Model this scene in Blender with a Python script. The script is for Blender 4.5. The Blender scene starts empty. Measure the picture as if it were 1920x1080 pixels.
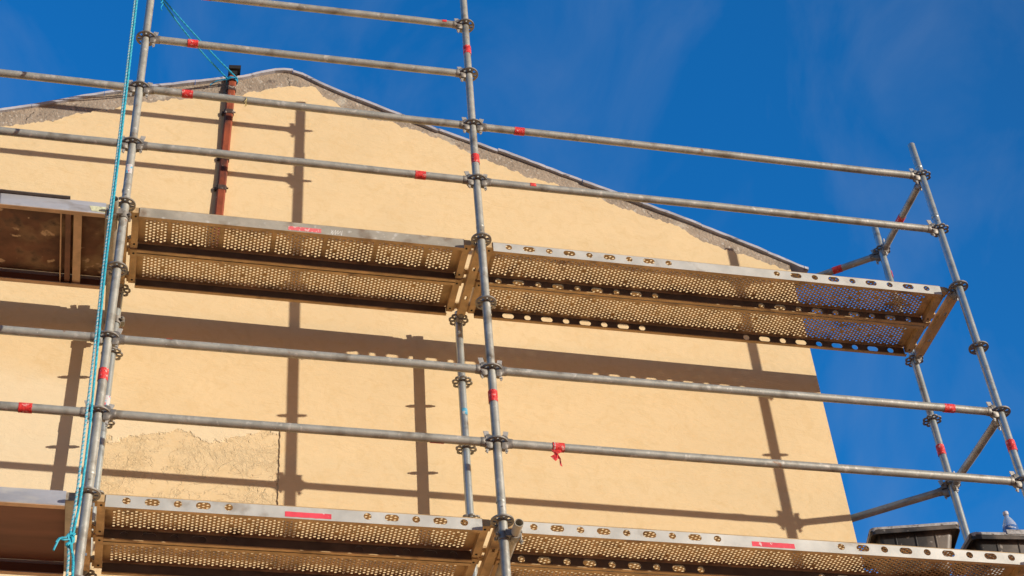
import bpy, math, random
from mathutils import Vector, Matrix, noise
random.seed(7)
R = math.radians
S = bpy.context.scene
C = S.collection

# ---------------------------------------------------------------- camera
CAM = Vector((-1.7406, -6.8976, -2.797)); YAW, PIT, ROL = 0.2692, 0.7322, -0.0893; FPX = 3105.85
fw = Vector((math.sin(YAW)*math.cos(PIT), math.cos(YAW)*math.cos(PIT), math.sin(PIT)))
rt = Vector((math.cos(YAW), -math.sin(YAW), 0)); up = rt.cross(fw)
r2 = rt*math.cos(ROL) + up*math.sin(ROL); u2 = -rt*math.sin(ROL) + up*math.cos(ROL)
cd = bpy.data.cameras.new('camera'); cam = bpy.data.objects.new('camera', cd); C.objects.link(cam)
cam.matrix_world = Matrix(((r2.x, u2.x, -fw.x, CAM.x), (r2.y, u2.y, -fw.y, CAM.y), (r2.z, u2.z, -fw.z, CAM.z), (0, 0, 0, 1)))
cd.sensor_width = 36; cd.lens = FPX/1920*36; cd.clip_start = 0.1; cd.clip_end = 2000
S.camera = cam

# ---------------------------------------------------------------- sky and sun
SUN = Vector((1.075, -1.0, 0.209)).normalized()            # towards the sun
elev = math.asin(SUN.z); azim = math.atan2(SUN.x, SUN.y)
w = bpy.data.worlds.new('World'); S.world = w; w.use_nodes = True
nt = w.node_tree; nt.nodes.clear()
N = nt.nodes.new; K = nt.links.new
out = N('ShaderNodeOutputWorld'); bg = N('ShaderNodeBackground'); sky = N('ShaderNodeTexSky')
sky.sky_type = 'NISHITA'; sky.sun_disc = False; sky.sun_elevation = elev; sky.sun_rotation = azim
sky.air_density = 1.0; sky.dust_density = 1.0; sky.ozone_density = 1.5; sky.altitude = 300
hsv = N('ShaderNodeHueSaturation'); hsv.inputs['Saturation'].default_value = 1.05; hsv.inputs['Value'].default_value = 1.0
tn = N('ShaderNodeMix'); tn.data_type = 'RGBA'; tn.blend_type = 'MULTIPLY'; tn.inputs['B'].default_value = (.78, 3.25, 5.3, 1)
tw = N('ShaderNodeMix'); tw.data_type = 'RGBA'; tw.blend_type = 'MULTIPLY'; tw.inputs['Factor'].default_value = 1; tw.inputs['B'].default_value = (.80, .60, .66, 1)   # mauve tint added so the sky fill warms the shadows
K(sky.outputs[0], tw.inputs['A']); K(tw.outputs['Result'], tn.inputs['A']); K(tn.outputs['Result'], hsv.inputs['Color'])
tc = N('ShaderNodeTexCoord')
dt = N('ShaderNodeVectorMath'); dt.operation = 'DOT_PRODUCT'; dt.inputs[1].default_value = SUN[:]; K(tc.outputs['Generated'], dt.inputs[0])
tf = N('ShaderNodeMapRange'); tf.interpolation_type = 'SMOOTHSTEP'; tf.inputs['From Min'].default_value = 0.55; tf.inputs['From Max'].default_value = -0.1; K(dt.outputs['Value'], tf.inputs['Value']); K(tf.outputs[0], tn.inputs['Factor'])  # blue tint kept off the sun side so its shadow fill stays warm
mp = N('ShaderNodeMapping'); mp.inputs['Scale'].default_value = (5.0, 3.2, 3.0); mp.inputs['Rotation'].default_value = (0.2, 0.5, 0.3)
nz = N('ShaderNodeTexNoise'); nz.inputs['Scale'].default_value = 2.2; nz.inputs['Detail'].default_value = 7; nz.inputs['Roughness'].default_value = 0.55; nz.inputs['Distortion'].default_value = 0.5
K(tc.outputs['Generated'], mp.inputs[0]); K(mp.outputs[0], nz.inputs['Vector'])
cr = N('ShaderNodeMapRange'); cr.inputs['From Min'].default_value = 0.45; cr.inputs['From Max'].default_value = 0.85
K(nz.outputs['Fac'], cr.inputs['Value'])
mx = N('ShaderNodeMix'); mx.data_type = 'RGBA'; mx.inputs['B'].default_value = (3.4, 4.1, 5.2, 1)
ml = N('ShaderNodeMath'); ml.operation = 'MULTIPLY'; ml.inputs[1].default_value = 0.21
K(cr.outputs[0], ml.inputs[0]); K(ml.outputs[0], mx.inputs['Factor']); K(hsv.outputs[0], mx.inputs['A'])
K(mx.outputs['Result'], bg.inputs['Color']); bg.inputs['Strength'].default_value = 0.097
K(bg.outputs[0], out.inputs[0])
sl = bpy.data.lights.new('sun', 'SUN'); sl.energy = 4.45; sl.angle = R(0.5); sl.color = (1.0, 0.93, 0.82)
so = bpy.data.objects.new('sun', sl); C.objects.link(so); so.location = (20, -20, 8)
so.rotation_euler = SUN.to_track_quat('Z', 'Y').to_euler()
S.view_settings.view_transform = 'Standard'; S.view_settings.look = 'None'; S.view_settings.gamma = 1
S.view_settings.exposure = 0.0

# ---------------------------------------------------------------- materials
def mat(name, base, rough=.6, metal=0., var=.15, scale=8., bump=.0, bscale=60., spots=None, spot_scale=30., spot_amt=.62, stretch=(1,1,1), bdist=.002, alpha=None):
    m = bpy.data.materials.new(name); m.use_nodes = True; t = m.node_tree; b = t.nodes['Principled BSDF']
    b.inputs['Roughness'].default_value = rough; b.inputs['Metallic'].default_value = metal
    co = t.nodes.new('ShaderNodeTexCoord'); oi = t.nodes.new('ShaderNodeObjectInfo')
    ad = t.nodes.new('ShaderNodeVectorMath'); ad.operation = 'ADD'
    sc = t.nodes.new('ShaderNodeVectorMath'); sc.operation = 'SCALE'; sc.inputs['Scale'].default_value = 30
    cb = t.nodes.new('ShaderNodeCombineXYZ')
    t.links.new(oi.outputs['Random'], cb.inputs[0]); t.links.new(oi.outputs['Random'], cb.inputs[1]); t.links.new(cb.outputs[0], sc.inputs[0])
    t.links.new(co.outputs['Object'], ad.inputs[0]); t.links.new(sc.outputs[0], ad.inputs[1])
    mpp = t.nodes.new('ShaderNodeMapping'); mpp.inputs['Scale'].default_value = stretch
    t.links.new(ad.outputs[0], mpp.inputs[0]); V = mpp.outputs[0]
    n = t.nodes.new('ShaderNodeTexNoise'); n.inputs['Scale'].default_value = scale; n.inputs['Detail'].default_value = 8; n.inputs['Roughness'].default_value = .6
    t.links.new(V, n.inputs['Vector'])
    rp = t.nodes.new('ShaderNodeValToRGB')
    lo = [max(0, c*(1-var)) for c in base]; hi = [min(1, c*(1+var)) for c in base]
    rp.color_ramp.elements[0].position = .32; rp.color_ramp.elements[1].position = .68
    rp.color_ramp.elements[0].color = (*lo, 1); rp.color_ramp.elements[1].color = (*hi, 1)
    t.links.new(n.outputs['Fac'], rp.inputs[0]); col = rp.outputs[0]
    for i, (sc_, scl, lo_, hi_) in enumerate(spots or []):
        n2 = t.nodes.new('ShaderNodeTexNoise'); n2.inputs['Scale'].default_value = scl; n2.inputs['Detail'].default_value = 5
        t.links.new(V, n2.inputs['Vector'])
        r_ = t.nodes.new('ShaderNodeMapRange'); r_.inputs['From Min'].default_value = lo_; r_.inputs['From Max'].default_value = hi_
        t.links.new(n2.outputs['Fac'], r_.inputs['Value'])
        x = t.nodes.new('ShaderNodeMix'); x.data_type = 'RGBA'; x.inputs['B'].default_value = (*sc_, 1)
        t.links.new(r_.outputs[0], x.inputs['Factor']); t.links.new(col, x.inputs['A']); col = x.outputs['Result']
    t.links.new(col, b.inputs['Base Color'])
    if bump:
        n3 = t.nodes.new('ShaderNodeTexNoise'); n3.inputs['Scale'].default_value = bscale; n3.inputs['Detail'].default_value = 6
        t.links.new(V, n3.inputs['Vector'])
        bp = t.nodes.new('ShaderNodeBump'); bp.inputs['Strength'].default_value = bump; bp.inputs['Distance'].default_value = bdist
        t.links.new(n3.outputs['Fac'], bp.inputs['Height']); t.links.new(bp.outputs[0], b.inputs['Normal'])
    return m

GALV = mat('galvanised_tube', (.42, .415, .365), .48, .35, .20, 11, .35, 70, [((.60, .58, .52), 26, .60, .70), ((.20, .17, .13), 8, .56, .74), ((.64, .62, .57), 60, .68, .73), ((.32, .16, .08), 17, .68, .77)])
GALVS = mat('bright_galvanised_tube', (.48, .52, .50), .34, .62, .18, 10, .25, 80, [((.6, .6, .56), 30, .62, .72), ((.2, .17, .14), 11, .60, .76)])
CAST = mat('cast_steel', (.27, .25, .22), .55, .5, .3, 30, .4, 120, [((.5, .48, .42), 40, .6, .72)])
WEDM = mat('zinc_wedge', (.46, .44, .40), .45, .3, .2, 40)
DECKU = mat('bounce_tinted_deck', (.58, .40, .20), .55, .15, .26, 9, .2, 60, [((.24, .14, .07), 7, .56, .74)])  # golden wall bounce painted into the galvanised base; brown spots are dirt
DECKD = mat('shaded_deck_inside', (.13, .095, .07), .6, .1, .25, 8, .2, 60)  # shade inside the flanges painted as a dark brown
PINKF = mat('scratched_label', (.80, .16, .17), .5, 0, .15, 20, 0, 10, [((.80, .55, .50), 50, .55, .62)])
YEL = mat('yellow_mark', (.62, .62, .40), .6, 0, .3, 40)
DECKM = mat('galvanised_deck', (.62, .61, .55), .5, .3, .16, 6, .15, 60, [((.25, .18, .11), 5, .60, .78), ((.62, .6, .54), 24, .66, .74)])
DECKI = mat('worn_deck', (.44, .40, .32), .6, .3, .25, 6, .3, 60, [((.2, .13, .08), 7, .56, .75), ((.6, .57, .5), 22, .62, .72)])
ALU = mat('aluminium_rail', (.58, .59, .62), .42, .45, .22, 5, .25, 50, [((.72, .70, .64), 6, .62, .70), ((.32, .28, .24), 10, .58, .74)], stretch=(.4, 1, 1))
RAILU = mat('dusty_lip', (.62, .42, .26), .7, .1, .2, 10)
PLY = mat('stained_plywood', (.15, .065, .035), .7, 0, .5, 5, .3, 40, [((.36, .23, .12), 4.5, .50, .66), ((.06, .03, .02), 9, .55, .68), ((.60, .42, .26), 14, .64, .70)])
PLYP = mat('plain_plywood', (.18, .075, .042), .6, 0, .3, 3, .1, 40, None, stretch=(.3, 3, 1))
WOODD = mat('dark_board', (.20, .175, .15), .8, 0, .3, 6, .2, 40)
RED = mat('red_tape', (.74, .045, .04), .45, 0, .3, 34, .9, 120, [((.82, .40, .36), 50, .58, .66), ((.16, .01, .01), 75, .62, .68)], bdist=.004)
PINK = mat('faded_label', (.78, .07, .10), .5, 0, .2, 14, 0, 10, [((.8, .6, .58), 34, .64, .68)])
BLUES = mat('blue_sticker', (.10, .42, .62), .5, 0, .3, 40, 0, 10, [((.6, .55, .52), 40, .5, .56)])
WHITES = mat('pink_blue_sticker', (.62, .60, .58), .5, 0, .1, 40, 0, 10, [((.12, .45, .65), 40, .54, .58), ((.75, .12, .16), 55, .58, .62)])
RUST = mat('rusty_pipe', (.27, .06, .022), .6, .1, .4, 12, .5, 60, [((.045, .02, .015), 8, .55, .7), ((.55, .42, .34), 22, .66, .71)], stretch=(1, 1, .5))
RUSTD = mat('dark_rusty_metal', (.075, .045, .035), .7, .2, .4, 25, .5, 80, [((.42, .36, .30), 35, .6, .68)])
BLACK = mat('sooty_metal', (.018, .016, .015), .7, .2, .3, 20, .3, 60)
ROPEC = mat('cyan_rope_fibre', (.03, .42, .56), .6, 0, .25, 60)
ROPEB = mat('blue_cord_fibre', (.01, .36, .62), .6, 0, .2, 60)
ROPEW = mat('white_rope_fibre', (.34, .52, .58), .7, 0, .2, 90)
TUB = mat('black_tub', (.035, .032, .030), .5, 0, .3, 10, .3, 40, [((.17, .135, .105), 5, .44, .66), ((.4, .35, .3), 30, .66, .74)])
TUBRIM = mat('mortar_crusted_rim', (.42, .40, .38), .85, 0, .3, 40, .8, 120, [((.10, .08, .07), 22, .56, .66)])
STRING = mat('yellow_string', (.55, .45, .18), .8, 0, .2, 50)
GROUNDM = mat('reddened_ground', (.50, .21, .12), .9, 0, .2, .4, .3, 8)  # ground out of view, reddened for its warm bounce into the shadows
ROOFM = mat('roof_slate', (.12, .11, .12), .8, 0, .3, 5, .3, 20)
SLATE = mat('coping_slate', (.44, .44, .48), .65, 0, .25, 7, .3, 40, [((.2, .19, .2), 14, .6, .7)], stretch=(1, 1, 2))

def wall_concrete():
    m = mat('bare_concrete', (.34, .27, .20), .95, 0, .22, 6, .8, 55, [((.52, .46, .38), 42, .58, .68), ((.17, .13, .10), 18, .62, .74), ((.50, .44, .35), 7, .60, .72)], bdist=.012)
    return m
CONC = wall_concrete()

def plaster(name, base, rough_zone=False):
    m = bpy.data.materials.new(name); m.use_nodes = True; t = m.node_tree; b = t.nodes['Principled BSDF']; L = t.links.new
    b.inputs['Roughness'].default_value = .9; b.inputs['Specular IOR Level'].default_value = .25
    co = t.nodes.new('ShaderNodeTexCoord'); V = co.outputs['Object']
    def noise_(s, d=6, r=.55, dist=0, vec=None):
        n = t.nodes.new('ShaderNodeTexNoise'); n.inputs['Scale'].default_value = s; n.inputs['Detail'].default_value = d; n.inputs['Roughness'].default_value = r; n.inputs['Distortion'].default_value = dist
        L(vec or V, n.inputs['Vector']); return n.outputs['Fac']
    def ramp(v, a, c, lo=0., hi=1.):
        r = t.nodes.new('ShaderNodeMapRange'); r.inputs['From Min'].default_value = a; r.inputs['From Max'].default_value = c
        r.inputs['To Min'].default_value = lo; r.inputs['To Max'].default_value = hi; L(v, r.inputs['Value']); return r.outputs[0]
    def math_(op, a, c):
        n = t.nodes.new('ShaderNodeMath'); n.operation = op
        for i, q in enumerate((a, c)):
            if isinstance(q, (int, float)): n.inputs[i].default_value = q
            else: L(q, n.inputs[i])
        return n.outputs[0]
    def mixc(f, a, c):
        x = t.nodes.new('ShaderNodeMix'); x.data_type = 'RGBA'; L(f, x.inputs['Factor'])
        for k, q in (('A', a), ('B', c)):
            if isinstance(q, tuple): x.inputs[k].default_value = (*q, 1)
            else: L(q, x.inputs[k])
        return x.outputs['Result']
    big = ramp(noise_(1.1, 5, .6, .6), .3, .7)
    col = mixc(big, tuple(c*.93 for c in base), tuple(min(1, c*1.03) for c in base))
    mid = ramp(noise_(11, 6, .65, 1.2), .48, .70, 0, .5)
    col = mixc(mid, col, (base[0]*.86, base[1]*.80, base[2]*.68))
    grain = ramp(noise_(150, 3, .7), .3, .7, 0, .30)
    col = mixc(grain, col, (base[0]*.88, base[1]*.84, base[2]*.76))
    fine = noise_(170, 5, .7); trowel = noise_(9, 4, .5, 1.5)
    sw = t.nodes.new('ShaderNodeMapping'); sw.inputs['Scale'].default_value = (1.0, 1.0, 3.2); sw.inputs['Rotation'].default_value = (0, R(24), 0); L(V, sw.inputs[0])
    sweep = noise_(5, 5, .65, 2.2, sw.outputs[0]); stain = ramp(noise_(2.6, 6, .7, 1.0, sw.outputs[0]), .50, .74, 0, .22)
    col = mixc(stain, col, (base[0]*.84, base[1]*.76, base[2]*.62))
    h = math_('ADD', math_('ADD', math_('MULTIPLY', fine, .40), math_('MULTIPLY', trowel, .5)), math_('MULTIPLY', sweep, 1.4))
    sep = t.nodes.new('ShaderNodeSeparateXYZ'); L(V, sep.inputs[0]); X, Z = sep.outputs[0], sep.outputs[2]
    if rough_zone:
        # ragged edge between a pale smooth skim coat (above, and left) and the rough coat
        edge = math_('ADD', Z, math_('MULTIPLY', math_('SUBTRACT', noise_(3.2, 6, .62), .5), .42))
        edge = math_('ADD', edge, math_('MULTIPLY', math_('SUBTRACT', noise_(22, 3, .6), .5), .06))
        xr = ramp(X, -2.25, -1.0, 0, .13)
        e2 = math_('SUBTRACT', edge, xr)
        pale = ramp(e2, 3.035, 3.05)
        left = ramp(math_('ADD', X, math_('MULTIPLY', math_('SUBTRACT', noise_(2.5, 5), .5), .3)), -2.14, -2.10, 1, 0)
        pale = math_('MAXIMUM', pale, left)
        # right end of the patch keeps the wall's own colour
        col = mixc(math_('MULTIPLY', pale, .6), col, (.82, .69, .47))
        blotch = ramp(noise_(26, 4, .7, 1.), .60, .68)
        lumps = math_('MULTIPLY', ramp(noise_(34, 5, .75, .8), .42, .75), math_('SUBTRACT', 1.0, math_('MULTIPLY', pale, .75)))
        broad = ramp(noise_(4.5, 3, .5, .6), .45, .60)
        h = math_('ADD', h, math_('MULTIPLY', math_('MULTIPLY', lumps, broad), 1.6))
        h = math_('ADD', h, math_('MULTIPLY', pale, 3.0))
        pits = math_('MULTIPLY', ramp(noise_(15, 2, .5, 2.0), .70, .74), ramp(X, -1.45, -1.2))
        h = math_('SUBTRACT', h, math_('MULTIPLY', pits, 5.0))
        ridge = math_('MULTIPLY', ramp(noise_(6, 5, .6, 3.0, None), .545, .56), math_('SUBTRACT', 1.0, pale))
        h = math_('ADD', h, math_('MULTIPLY', ridge, 1.3))
        col = mixc(math_('MULTIPLY', blotch, .10), col, (.55, .36, .18))
    else:
        nz_ = math_('MULTIPLY', math_('SUBTRACT', noise_(2.2, 5, .6), .5), .5)
        a_ = ramp(math_('ADD', Z, nz_), 7.75, 7.95, 1, 0); b_2 = ramp(math_('ADD', X, nz_), -4.75, -4.35, 1, 0)
        col = mixc(math_('MULTIPLY', math_('MULTIPLY', a_, b_2), .6), col, (.82, .69, .47))
    bp = t.nodes.new('ShaderNodeBump'); bp.inputs['Strength'].default_value = .75; bp.inputs['Distance'].default_value = .0032
    L(h, bp.inputs['Height']); L(bp.outputs[0], b.inputs['Normal']); L(col, b.inputs['Base Color'])
    return m
PLAST = plaster('ochre_render', (.80, .605, .345))
PATCH = plaster('rough_render', (.80, .61, .355), True)

# ---------------------------------------------------------------- mesh helpers
class MB:
    def __init__(s): s.v = []; s.f = []; s.m = []
    def add(s, vs, fs, T=None, mi=0):
        o = len(s.v)
        for p in vs:
            p = Vector(p); s.v.append(T @ p if T else p)
        for f in fs: s.f.append([i+o for i in f]); s.m.append(mi)
    def box(s, x0, x1, y0, y1, z0, z1, T=None, mi=0):
        s.add([(x0,y0,z0),(x1,y0,z0),(x1,y1,z0),(x0,y1,z0),(x0,y0,z1),(x1,y0,z1),(x1,y1,z1),(x0,y1,z1)],
              [(0,3,2,1),(4,5,6,7),(0,1,5,4),(1,2,6,5),(2,3,7,6),(3,0,4,7)], T, mi)
    def loft(s, rings, cap=True, closed=True, T=None, mi=0):
        n = len(rings[0]); vs = [p for r in rings for p in r]; fs = []
        for i in range(len(rings)-1):
            for j in range(n if closed else n-1):
                k = (j+1) % n; fs.append((i*n+j, i*n+k, (i+1)*n+k, (i+1)*n+j))
        if cap: fs.append(tuple(range(n-1, -1, -1))); fs.append(tuple((len(rings)-1)*n+j for j in range(n)))
        s.add(vs, fs, T, mi)
    def cyl(s, a, b, r, n=20, r1=None, cap=True, T=None, mi=0):
        a = Vector(a); b = Vector(b); d = (b-a).normalized()
        u = d.orthogonal().normalized(); v = d.cross(u); r1 = r if r1 is None else r1
        s.loft([[a+(u*math.cos(2*math.pi*i/n)+v*math.sin(2*math.pi*i/n))*r for i in range(n)],
                [b+(u*math.cos(2*math.pi*i/n)+v*math.sin(2*math.pi*i/n))*r1 for i in range(n)]], cap, True, T, mi)
    def path(s, pts, r, n=8, T=None, mi=0):
        rings = []
        pts = [Vector(p) for p in pts]; u = None
        for i, p in enumerate(pts):
            d = (pts[min(i+1, len(pts)-1)]-pts[max(i-1, 0)]).normalized()
            u = d.orthogonal().normalized() if u is None else (u-d*u.dot(d)).normalized()
            v = d.cross(u); rr = r[i] if isinstance(r, list) else r
            rings.append([p+(u*math.cos(2*math.pi*k/n)+v*math.sin(2*math.pi*k/n))*rr for k in range(n)])
        s.loft(rings, True, True, T, mi)
    def tube(s, a, b, ro, ri, n=24, T=None):       # open pipe with a wall
        a = Vector(a); b = Vector(b); d = (b-a).normalized(); u = d.orthogonal().normalized(); v = d.cross(u)
        def ring(c, r): return [c+(u*math.cos(2*math.pi*i/n)+v*math.sin(2*math.pi*i/n))*r for i in range(n)]
        R_ = [ring(a, ro), ring(b, ro), ring(b, ri), ring(a, ri), ring(a, ro)]
        s.loft(R_, False, True, T)
    def band(s, r, h, a0=0, a1=2*math.pi, n=24, T=None, t=.0012, jag=.002):  # tape wound round x axis at origin, width h
        k = max(3, int(n*(a1-a0)/(2*math.pi))); vs = []; fs = []
        for i in range(k+1):
            a = a0+(a1-a0)*i/k; j0 = random.uniform(-jag, jag); j1 = random.uniform(-jag, jag)
            for x in (-h/2+j0, h/2+j1):
                for rr in (r, r+t): vs.append((x, rr*math.cos(a), rr*math.sin(a)))
        for i in range(k):
            b = i*4; fs += [(b+1, b+5, b+7, b+3), (b, b+4, b+5, b+1), (b+3, b+7, b+6, b+2)]
        s.add(vs, fs, T)
    def mesh(s, name, mats, smooth=True, angle=35):
        me = bpy.data.meshes.new(name); me.from_pydata([tuple(v) for v in s.v], [], s.f)
        for m in (mats if isinstance(mats, (list, tuple)) else [mats]): me.materials.append(m)
        for p, i in zip(me.polygons, s.m): p.material_index = i; p.use_smooth = smooth
        me.validate(); me.update()
        if smooth: me.set_sharp_from_angle(angle=R(angle))
        return me

def link(name, me, parent=None, loc=(0,0,0), rot=(0,0,0)):
    o = bpy.data.objects.new(name, me); C.objects.link(o); o.location = loc; o.rotation_euler = rot
    if parent: o.parent = parent
    return o
def tag(o, label=None, cat=None, group=None, kind=None):
    if label: o['label'] = label
    if cat: o['category'] = cat
    if group: o['group'] = group
    if kind: o['kind'] = kind
    return o
def thing(name, loc, label, cat, group=None, rot=(0,0,0)):
    return tag(link(name, None, None, loc, rot), label, cat, group)

# ---------------------------------------------------------------- ground (structure)
GZ = -4.4
g = MB(); n = 60
for i in range(n+1):
    for j in range(n+1):
        a = (i/n*2-1); b = (j/n*2-1); x = a*abs(a)*400; y = b*abs(b)*400
        g.v.append(Vector((x, y, GZ+0.03*noise.noise(Vector((x*.2, y*.2, 0))))))
for i in range(n):
    for j in range(n):
        a = i*(n+1)+j; g.f.append([a, a+n+1, a+n+2, a+1]); g.m.append(0)
tag(link('ground', g.mesh('ground', GROUNDM)), kind='structure')

# ---------------------------------------------------------------- the gabled building
WY = lambda x: 0.9389+0.0072*x               # wall face (surface of the render)
TOP = [(-7.6, 3.83), (-6.2, 4.39), (-4.6, 5.02), (-2.9913, 5.659), (-2.746, 5.761), (-2.507, 5.874), (-2.293, 5.970), (-1.979, 6.088), (-1.546, 6.239),
       (-1.417, 6.286), (-1.29, 6.352), (-1.18, 6.405), (-1.08, 6.424), (-.99, 6.396), (-.9065, 6.346), (-.714, 6.253), (-.407, 6.130), (.013, 5.960),
       (.60, 5.757), (1.155, 5.553), (1.758, 5.323), (2.169, 5.153), (2.465, 5.035)]
def interp(P, x):
    for a, b in zip(P, P[1:]):
        if x <= b[0]: return a[1]+(b[1]-a[1])*(x-a[0])/(b[0]-a[0])
    return P[-1][1]
RAG = [(-7.6, 3.68), (-4.6, 4.87), (-2.9705, 5.505), (-2.792, 5.573), (-2.71, 5.60), (-2.481, 5.715), (-2.143, 5.875), (-1.968, 5.949), (-1.537, 6.07), (-1.41, 6.11), (-1.245, 6.205),
       (-1.095, 6.247), (-.99, 6.262), (-.90, 6.285), (-.84, 6.19), (-.7136, 6.105), (-.55, 6.02), (-.3134, 5.994), (.01, 5.880), (.27, 5.742), (.593, 5.602), (.878, 5.528), (1.143, 5.445), (1.4, 5.345), (1.67, 5.258), (1.85, 5.13),
       (2.037, 5.076), (2.3, 4.993), (2.465, 4.94)]
bld = thing('gabled_house', (2.46, WY(2.46), GZ), 'ochre rendered house with a bare concrete band under its gable edge', 'house')
B0 = Vector((2.46, WY(2.46), GZ))
def xback(x): return -7.6+(x+7.6)*(-2.3+7.6)/(2.465+7.6)
YB = 4.53
# masonry body: front face 12 mm behind the render, sloping top, acute right-hand side wall
m = MB(); n = len(TOP); T_ = Matrix.Translation(-B0)
vs = []
for x, z in TOP: vs.append((x, WY(x)+.012, GZ)); vs.append((x, WY(x)+.012, z-.005))
for x, z in TOP: vs.append((xback(x), YB, GZ)); vs.append((xback(x), YB, z-.005))
fs = []
for i in range(n-1):
    fs.append((2*i, 2*i+2, 2*i+3, 2*i+1)); o = 2*n
    fs.append((o+2*i, o+2*i+1, o+2*i+3, o+2*i+2))
    fs.append((2*i+1, 2*i+3, o+2*i+3, o+2*i+1))
fs.append((2*n-2, 4*n-2, 4*n-1, 2*n-1)); fs.append((0, 1, 2*n+1, 2*n))
m.add(vs, fs, T_)
link('masonry_wall', m.mesh('masonry_wall', CONC, False), bld)
# render layer (12 mm thick) with ragged top edge, recess at the repaired patch
def ragz(x):
    z = interp(RAG, x)
    z += .020*noise.noise(Vector((x*9, 3.1, 0)))+.022*noise.noise(Vector((x*27, 7.7, 0)))+.010*noise.noise(Vector((x*80, 1.7, 0)))
    return min(z, interp(TOP, x)-.03)
PX1 = -1.062
def ptop(x): return 3.197
zc0 = GZ
m = MB(); xs = [-7.6+.0065*i for i in range(int((2.46+7.6)/.0065))]+[2.462]
xs = sorted(set([x for x in xs if abs(x-PX1) > .004]+[PX1-.0008, PX1+.0008]))
prev = None
for x in xs:
    inp = (-3.6 < x < PX1)
    zb = ptop(x) if inp else GZ
    col = [Vector((x, WY(x), zb)), Vector((x, WY(x), ragz(x))), Vector((x, WY(x)+.0125, ragz(x)+.004)), Vector((x, WY(x)+.0125, zb))]
    if prev:
        m.add(prev+col, [(0, 4, 5, 1), (1, 5, 6, 2)] + ([(0, 3, 7, 4)] if zb > GZ else []), T_)
    prev = col
m.add([(2.462, WY(2.462), GZ), (2.462, WY(2.462)+.02, GZ), (2.462, WY(2.462)+.02, ragz(2.462)), (2.462, WY(2.462), ragz(2.462))], [(0, 1, 2, 3)], T_)
link('render_coat', m.mesh('render_coat', PLAST, False), bld)
# patch (8 mm deeper) and its jagged right-hand edge
m = MB()
m.add([(-3.62, WY(-3.62)+.008, GZ), (PX1+.02, WY(PX1)+.008, GZ), (PX1+.02, WY(PX1)+.008, 3.25), (-3.62, WY(-3.62)+.008, 3.25)], [(0, 1, 2, 3)])
link('repair_patch', m.mesh('repair_patch', PATCH, False), bld, -B0)
m = MB(); z = GZ; pr = None
while z < 3.2:
    j = PX1-.004+.006*noise.noise(Vector((z*22, 0, 0)))+.004*noise.noise(Vector((z*70, 5, 0)))
    c = [Vector((PX1+.002, WY(PX1)-.0006, z)), Vector((j, WY(PX1)-.0004, z)), Vector((j+.001, WY(PX1)+.009, z))]
    if pr: m.add(pr+c, [(0, 1, 4, 3), (1, 2, 5, 4)], T_)
    pr = c; z += .012
link('render_edge', m.mesh('render_edge', PLAST, False), bld)
# side wall render, acute corner
m = MB(); a = Vector((2.46, WY(2.46)+.0005, 0)); d = Vector((-.8, .6, 0)); nn = Vector((.6, .8, 0))*.008
a2 = a+nn; b2 = a+d*5.9+nn
m.add([(a2.x, a2.y, GZ), (b2.x, b2.y, GZ), (b2.x, b2.y, 5.0), (a2.x, a2.y, 5.0)], [(0, 1, 2, 3)], T_)
link('side_render', m.mesh('side_render', PLAST, False), bld)
# gable coping: short slates laid end to end, projecting 35 mm
m = MB(); random.seed(3)
def top_pt(s):   # arc length parametrisation
    acc = 0
    for p, q in zip(COP, COP[1:]):
        l = math.dist(p, q)
        if s <= acc+l: t = (s-acc)/l; return p[0]+(q[0]-p[0])*t, p[1]+(q[1]-p[1])*t
        acc += l
    return COP[-1]
COP = TOP[:-1]+[(2.465, 5.020), (2.60, 4.962)]
tot = sum(math.dist(p, q) for p, q in zip(COP, COP[1:])); s_ = 0
while s_ < tot-.02:
    l = random.choice([.28, .36, .45, .5]); e = min(tot, s_+l); k = 7; lift = random.uniform(-.004, .006); pj = random.uniform(-.006, .008); tilt = random.uniform(-.006, .006)
    rings = []
    for i in range(k+1):
        x, z = top_pt(s_+(e-.003-s_)*i/k); z += lift+tilt*(i/k-.5)+.004*noise.noise(Vector((x*12, 0, 0))); y = WY(x); th = .023+.005*noise.noise(Vector((x*7, 4, 0)))
        yf = y-.012+pj*.6+.003*noise.noise(Vector((x*30, 2, 0)))
        rings.append([(x, yf, z-.006), (x, yf-.002, z+th-.008), (x, y+.16, z+th), (x, y+.16, z-.004)])
    m.loft(rings, T=T_); s_ = e
link('gable_coping', m.mesh('gable_coping', SLATE, False), bld)
# roof sheets behind the coping
m = MB(); rr = []
for x, z in TOP:
    rr.append(((x, WY(x)+.17, z+.005), (xback(x), YB+.2, z+.005), (xback(x), YB+.2, z+.03), (x, WY(x)+.17, z+.03)))
m.loft([[Vector(p) for p in r] for r in rr], T=T_)
link('roof', m.mesh('roof', ROOFM, False), bld)
# crumbs of mortar under the coping left on the band, and hairline cracks are in the masonry mesh
for (x, z0, l, lean) in [(-1.10, 6.37, .10, .02), (-2.78, 5.70, .09, -.04), (1.46, 5.40, .07, .05)]:
    m = MB(); pts = [(x+lean*t+.006*math.sin(t*14), WY(x)+.0115, z0-l*t) for t in [i/8 for i in range(9)]]
    for p, q in zip(pts, pts[1:]):
        wd = .0022; m.add([(p[0]-wd, p[1], p[2]), (p[0]+wd, p[1], p[2]), (q[0]+wd, q[1], q[2]), (q[0]-wd, q[1], q[2])], [(0, 3, 2, 1)], T_)
    link('crack', m.mesh('crack', BLACK, False), bld)

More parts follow.
